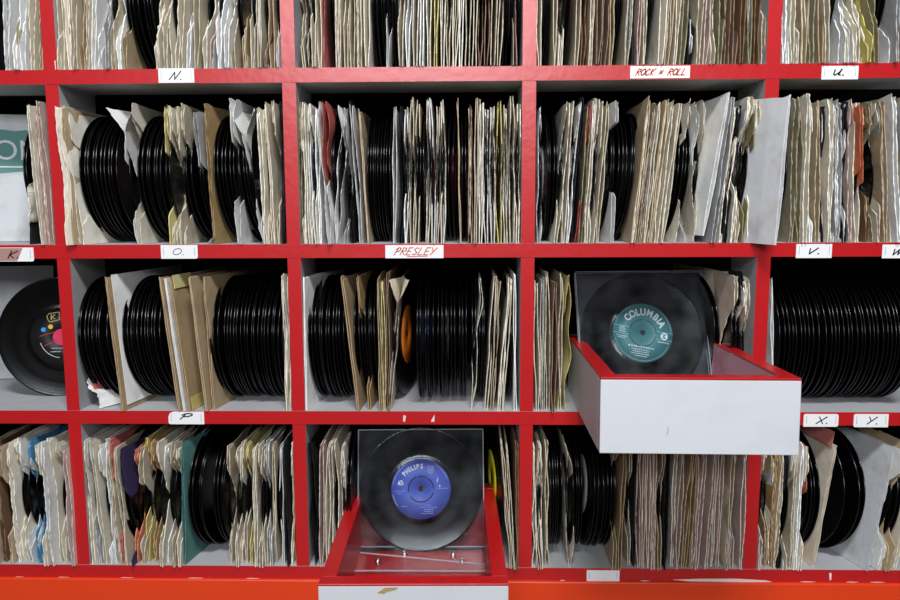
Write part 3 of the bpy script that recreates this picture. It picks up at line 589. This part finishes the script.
q.V = [(x+.01375, y, z+.0268) for x, y, z in q.V]; q.ribbon([(.0100, .0315), (.0175, .0315)], .0006, -.0007, -.0004); print_on(blue, q, 'shield_lines', mat('emblem_line', (70, 84, 170), .6), 0)
q = MB()
for a in (5, 62, 110, 215): arc(q, .0180, a, a+{5: 50, 62: 42, 110: 82, 215: 128}[a], .0014)
print_on(blue, q, 'centre_slots', M_ink, 0)

k_ = face_disc(wp(62, 337, .083)+Vector((0, 0, Z0)), math.radians(10), math.radians(4), 0, 'black', 'black single turned face-on with a black and pink label below the K tag')
LBM = lambda n, c: mat(n, c, .5)
q = MB(); q.poly([(.012*math.cos(t*.262), .012*math.sin(t*.262)) for t in range(24)], -.0004, 0); print_on(k_, q, 'pink_centre', LBM('pink', (214, 40, 90)), 0)
q = MB(); q.poly([(-.0243+.0033*math.cos(t*.524), .0115+.0033*math.sin(t*.524)) for t in range(12)], -.0004, 0); print_on(k_, q, 'blue_dot', LBM('dot_blue', (40, 150, 220)), 0)
q = MB(); q.poly([(-.0145+.0033*math.cos(t*.524), .0155+.0033*math.sin(t*.524)) for t in range(12)], -.0004, 0); print_on(k_, q, 'yellow_dot', LBM('dot_yellow', (240, 190, 50)), 0)
q = MB(); q.ribbon([(-.030, .002), (-.008, .008)], .0007, -.0004, 0); q.ribbon([(-.024, -.012), (-.006, -.004)], .0007, -.0004, 0); print_on(k_, q, 'red_rules', LBM('rule_red', (200, 50, 60)), 0)
q = MB(); P = [(-.017, .024), (-.019, .031), (-.016, .0345), (-.002, .0365), (-.002, .0255), (-.014, .0225), (-.017, .024)]; q.ribbon(P, .0009, -.0004, 0); q.ribbon([(-.013, .026), (-.013, .033)], .0014, -.0004, 0); q.ribbon([(-.008, .033), (-.012, .029), (-.008, .027)], .0012, -.0004, 0)
print_on(k_, q, 'printed_logo', LBM('logo_gold', (226, 196, 110)), 0)
q = MB(); arc(q, .030, 195, 262, .0007); tiny(q, -.008, -.021, .016, .0014, rng); tiny(q, -.006, -.016, .016, .0013, rng); print_on(k_, q, 'small_print', M_cream, 0)

# ------------------------------------------------------------------ pull-out display drawers
def drawer(loc, yaw, W, Dp, H, label, inside, tap=0):
    root = empty('display_drawer', (loc[0], loc[1], loc[2]+Z0-H), (0, 0, yaw)); tag(root, label, 'drawer')
    t = .017; e = .0025
    q = MB(); q.box(-W/2, W/2, 0, t, 0, H-e, ms=[0, 1, 0, 0, 1, 0]); q.build('drawer_front', [M_white, inside], root, bevel=.0008)
    for s in (-1, 1):
        q = MB(); a, b = sorted((s*W/2, s*(W/2-t))); q.box(a, b, t, Dp-t, 0, H-e, ms=[0, 1, 0, 0 if s > 0 else 1, 0, 1 if s > 0 else 0]); q.build('side_panel', [M_white, inside], root)
    q = MB(); q.box(-W/2, W/2, Dp-t, Dp, 0, H-e, ms=[0, 1, 1, 0, 0, 0]); q.build('rear_panel', [M_white, inside], root)
    q = MB(); q.box(-W/2+t, W/2-t, t, Dp-t, .0, .004); q.build('drawer_bottom', inside, root)
    q = MB()
    q.box(-W/2, W/2, -.0003, t, H-e, H); q.box(-W/2, W/2, Dp-t, Dp, H-e, H); q.box(-W/2, -W/2+t, t, Dp-t, H-e, H); q.box(W/2-t, W/2, t, Dp-t, H-e, H); q.build('red_rim', M_red, root, bevel=.0006)
    return root
drA = drawer((.2345, -.1862, -.1175), -.025, .1995, .30, .0790, 'white-fronted pull-out drawer with a red rim holding the green-label record', M_pinkwash)
q = MB(); q.ribbon([(-.0325, .020), (-.031, .024), (-.0315, .028)], .0006, -.0004, 0); s_ = q.build('scratch', mat('scratch', (150, 152, 156), .7), drA); drA.rotation_euler.x = -.032
drB = drawer((-.0572, -.1845, -.3384), .0183, .2, .287, .0725, 'red-lined pull-out drawer with a chipped white front holding the blue-label record', M_red)
q = MB(); q.poly([(-.038, -.010+.0725), (-.030, -.0045+.0725), (-.016, -.004+.0725), (-.018, -.0065+.0725), (-.028, -.009+.0725), (-.031, -.011+.0725)][::-1], -.0004, 0.0001); q.build('paint_chip', M_woodchip, drB)
for root, nm in ((drA, 'rod'), (drB, 'rod')):
    W = .2; Hh = .0790 if root is drA else .0725
    q = MB(); q.tube((-W/2-.012, (.288 if root is drA else .275), Hh+.0035), (W/2+.012, .275, Hh+.0035), .0016); q.build('rear_rod', M_steel, root, smooth=True)

def holder(rec, base_w, HH, label, plate=None, off=.003, left=None):
    """two clear sheets clasping a record, standing on the drawer bottom"""
    root = empty('acrylic_record_holder', rec.location); tag(root, label, 'record holder')
    Mw = rec.matrix_world @ Matrix.Rotation(math.radians(-90), 4, 'Z')
    root.rotation_euler = Mw.to_euler()
    for nm, y in (('front_sheet', -off-.0015), ('rear_sheet', off)):
        q = MB(); q.box(-base_w/2, base_w/2, y, y+.0015, -RD-.002, HH-RD); q.build(nm, M_perspex, root)
        q = MB(); q.box(-base_w/2, base_w/2, y-.0001, y+.0016, HH-RD-.0006, HH-RD+.0002); q.box(base_w/2-.0006, base_w/2+.0002, y-.0001, y+.0016, -RD, HH-RD); q.box(-base_w/2-.0002, -base_w/2+.0004, y-.0001, y+.0016, -RD, HH-RD); q.build('polished_edge', M_edge, root)
    return root
hA = holder(green, .173, .168, 'clear acrylic holder clasping the green COLUMBIA record')
hB = holder(blue, .170, .163, 'clear acrylic holder clasping the blue PHILIPS record')
q = MB(); q.box(-.086, .086, .006, .0075, -RD+.004, .168-RD-.001); q.build('dark_backing_sheet', mat('dark_backing', (24, 26, 34), .35), hA)
# base plate of the low holder with its bolts
zb = -.3384-.0725+.006
def flatpt(px, py, z):
    d = AF+AR*((px-450)/FPX)-AU*((py-300)/FPX); t = (z-CAM.z)/d.z; return CAM+d*t
P4 = [flatpt(*p, zb) for p in ((353, 573), (489, 573.5), (488, 549), (356, 549))]
inv = hB.matrix_basis.inverted()
def local(v): return tuple(inv @ (Vector(v)+Vector((0, 0, Z0))))
q = MB(); q.V = [local(p) for p in P4]+[local(p+Vector((0, 0, .003))) for p in P4]; q.F = [(0, 3, 2, 1), (4, 5, 6, 7), (0, 1, 5, 4), (1, 2, 6, 5), (2, 3, 7, 6), (3, 0, 4, 7)]; q.M = [0]*6
q.build('base_plate', M_perspex, hB)
q = MB()
for a, b in ((0, 1), (1, 2), (2, 3), (3, 0)):
    q.tube(local(P4[a]+Vector((0, 0, .0032))), local(P4[b]+Vector((0, 0, .0032))), .0009, 6)
q.tube(local(flatpt(360, 555, zb)+Vector((0, 0, .0035))), local(flatpt(486, 567, zb)+Vector((0, 0, .0035))), .0007, 6)  # added pale bar imitates a diagonal reflection across the plate, not an edge
q.build('polished_edge', M_edge, hB)
for bx, by in ((404.6, 556), (453, 557), (378, 563), (462, 564)):
    p = flatpt(bx, by, zb); q = MB(); q.tube(local(p), local(p+Vector((0, 0, .0075))), .0026, 12); q.tube(local(p), local(p+Vector((0, 0, .0042))), .0042, 12); q.build('bolt', M_steel, hB)

# ------------------------------------------------------------------ small printed details on sleeves
o = [x for x in PEND[(2, 1)] if 'brown-edged' in x[1]][0][2]
q = MB(); q.box(.0032, .0036, .008, .176, .006, .174); q.build('white_face', PAP['w'], o)
for nm, zc in (('yellow_patch', .165), ('yellow_patch', .008)):
    for x in [x for x in PEND[(2, 1)] if x[1] in ('stiff brown card',)]:
        q = MB(); q.box(.0030, .0036, .004, .05, zc-.008, zc+.009); q.build(nm, PAP['y'], x[2])
x = [x for x in PEND[(3, 4)] if 'red-topped' in x[1]][0]
q = MB(); q.box(-.0034, -.0030, .004, .17, .160, .180); q.build('red_flap', PAP['r'], x[2])

# ------------------------------------------------------------------ labels that single each one out
for cell, L in PEND.items():
    L.sort(key=lambda t: t[0]); n = len(L)
    for i, (x, st, o) in enumerate(L):
        o['label'] = f"{st} sleeve, {nth(i, n)} {PLACE[cell]}"
        if 'has' in o:
            d = bpy.data.objects[o['has']]; d['label'] = f"record in sleeve that is {nth(i, n)} sleeve {PLACE[cell]}"
            del d['in']; del o['has']
byc = {}
for (cell, wh), L in RPEND.items(): byc.setdefault(cell, []).extend((o, wh) for o in L)
for cell, L in byc.items():
    L.sort(key=lambda t: t[0]['sortx']); n = len(L)
    for i, (o, wh) in enumerate(L):
        a = nth(i, n)
        o['label'] = (f"bare black single, {wh}, {PLACE[cell]}" if wh and sum(1 for q_ in L if q_[1] == wh) == 1 else f"bare black single, {a} bare record {PLACE[cell]}")
        o['group'] = 'bare records '+PLACE[cell]; del o['sortx']
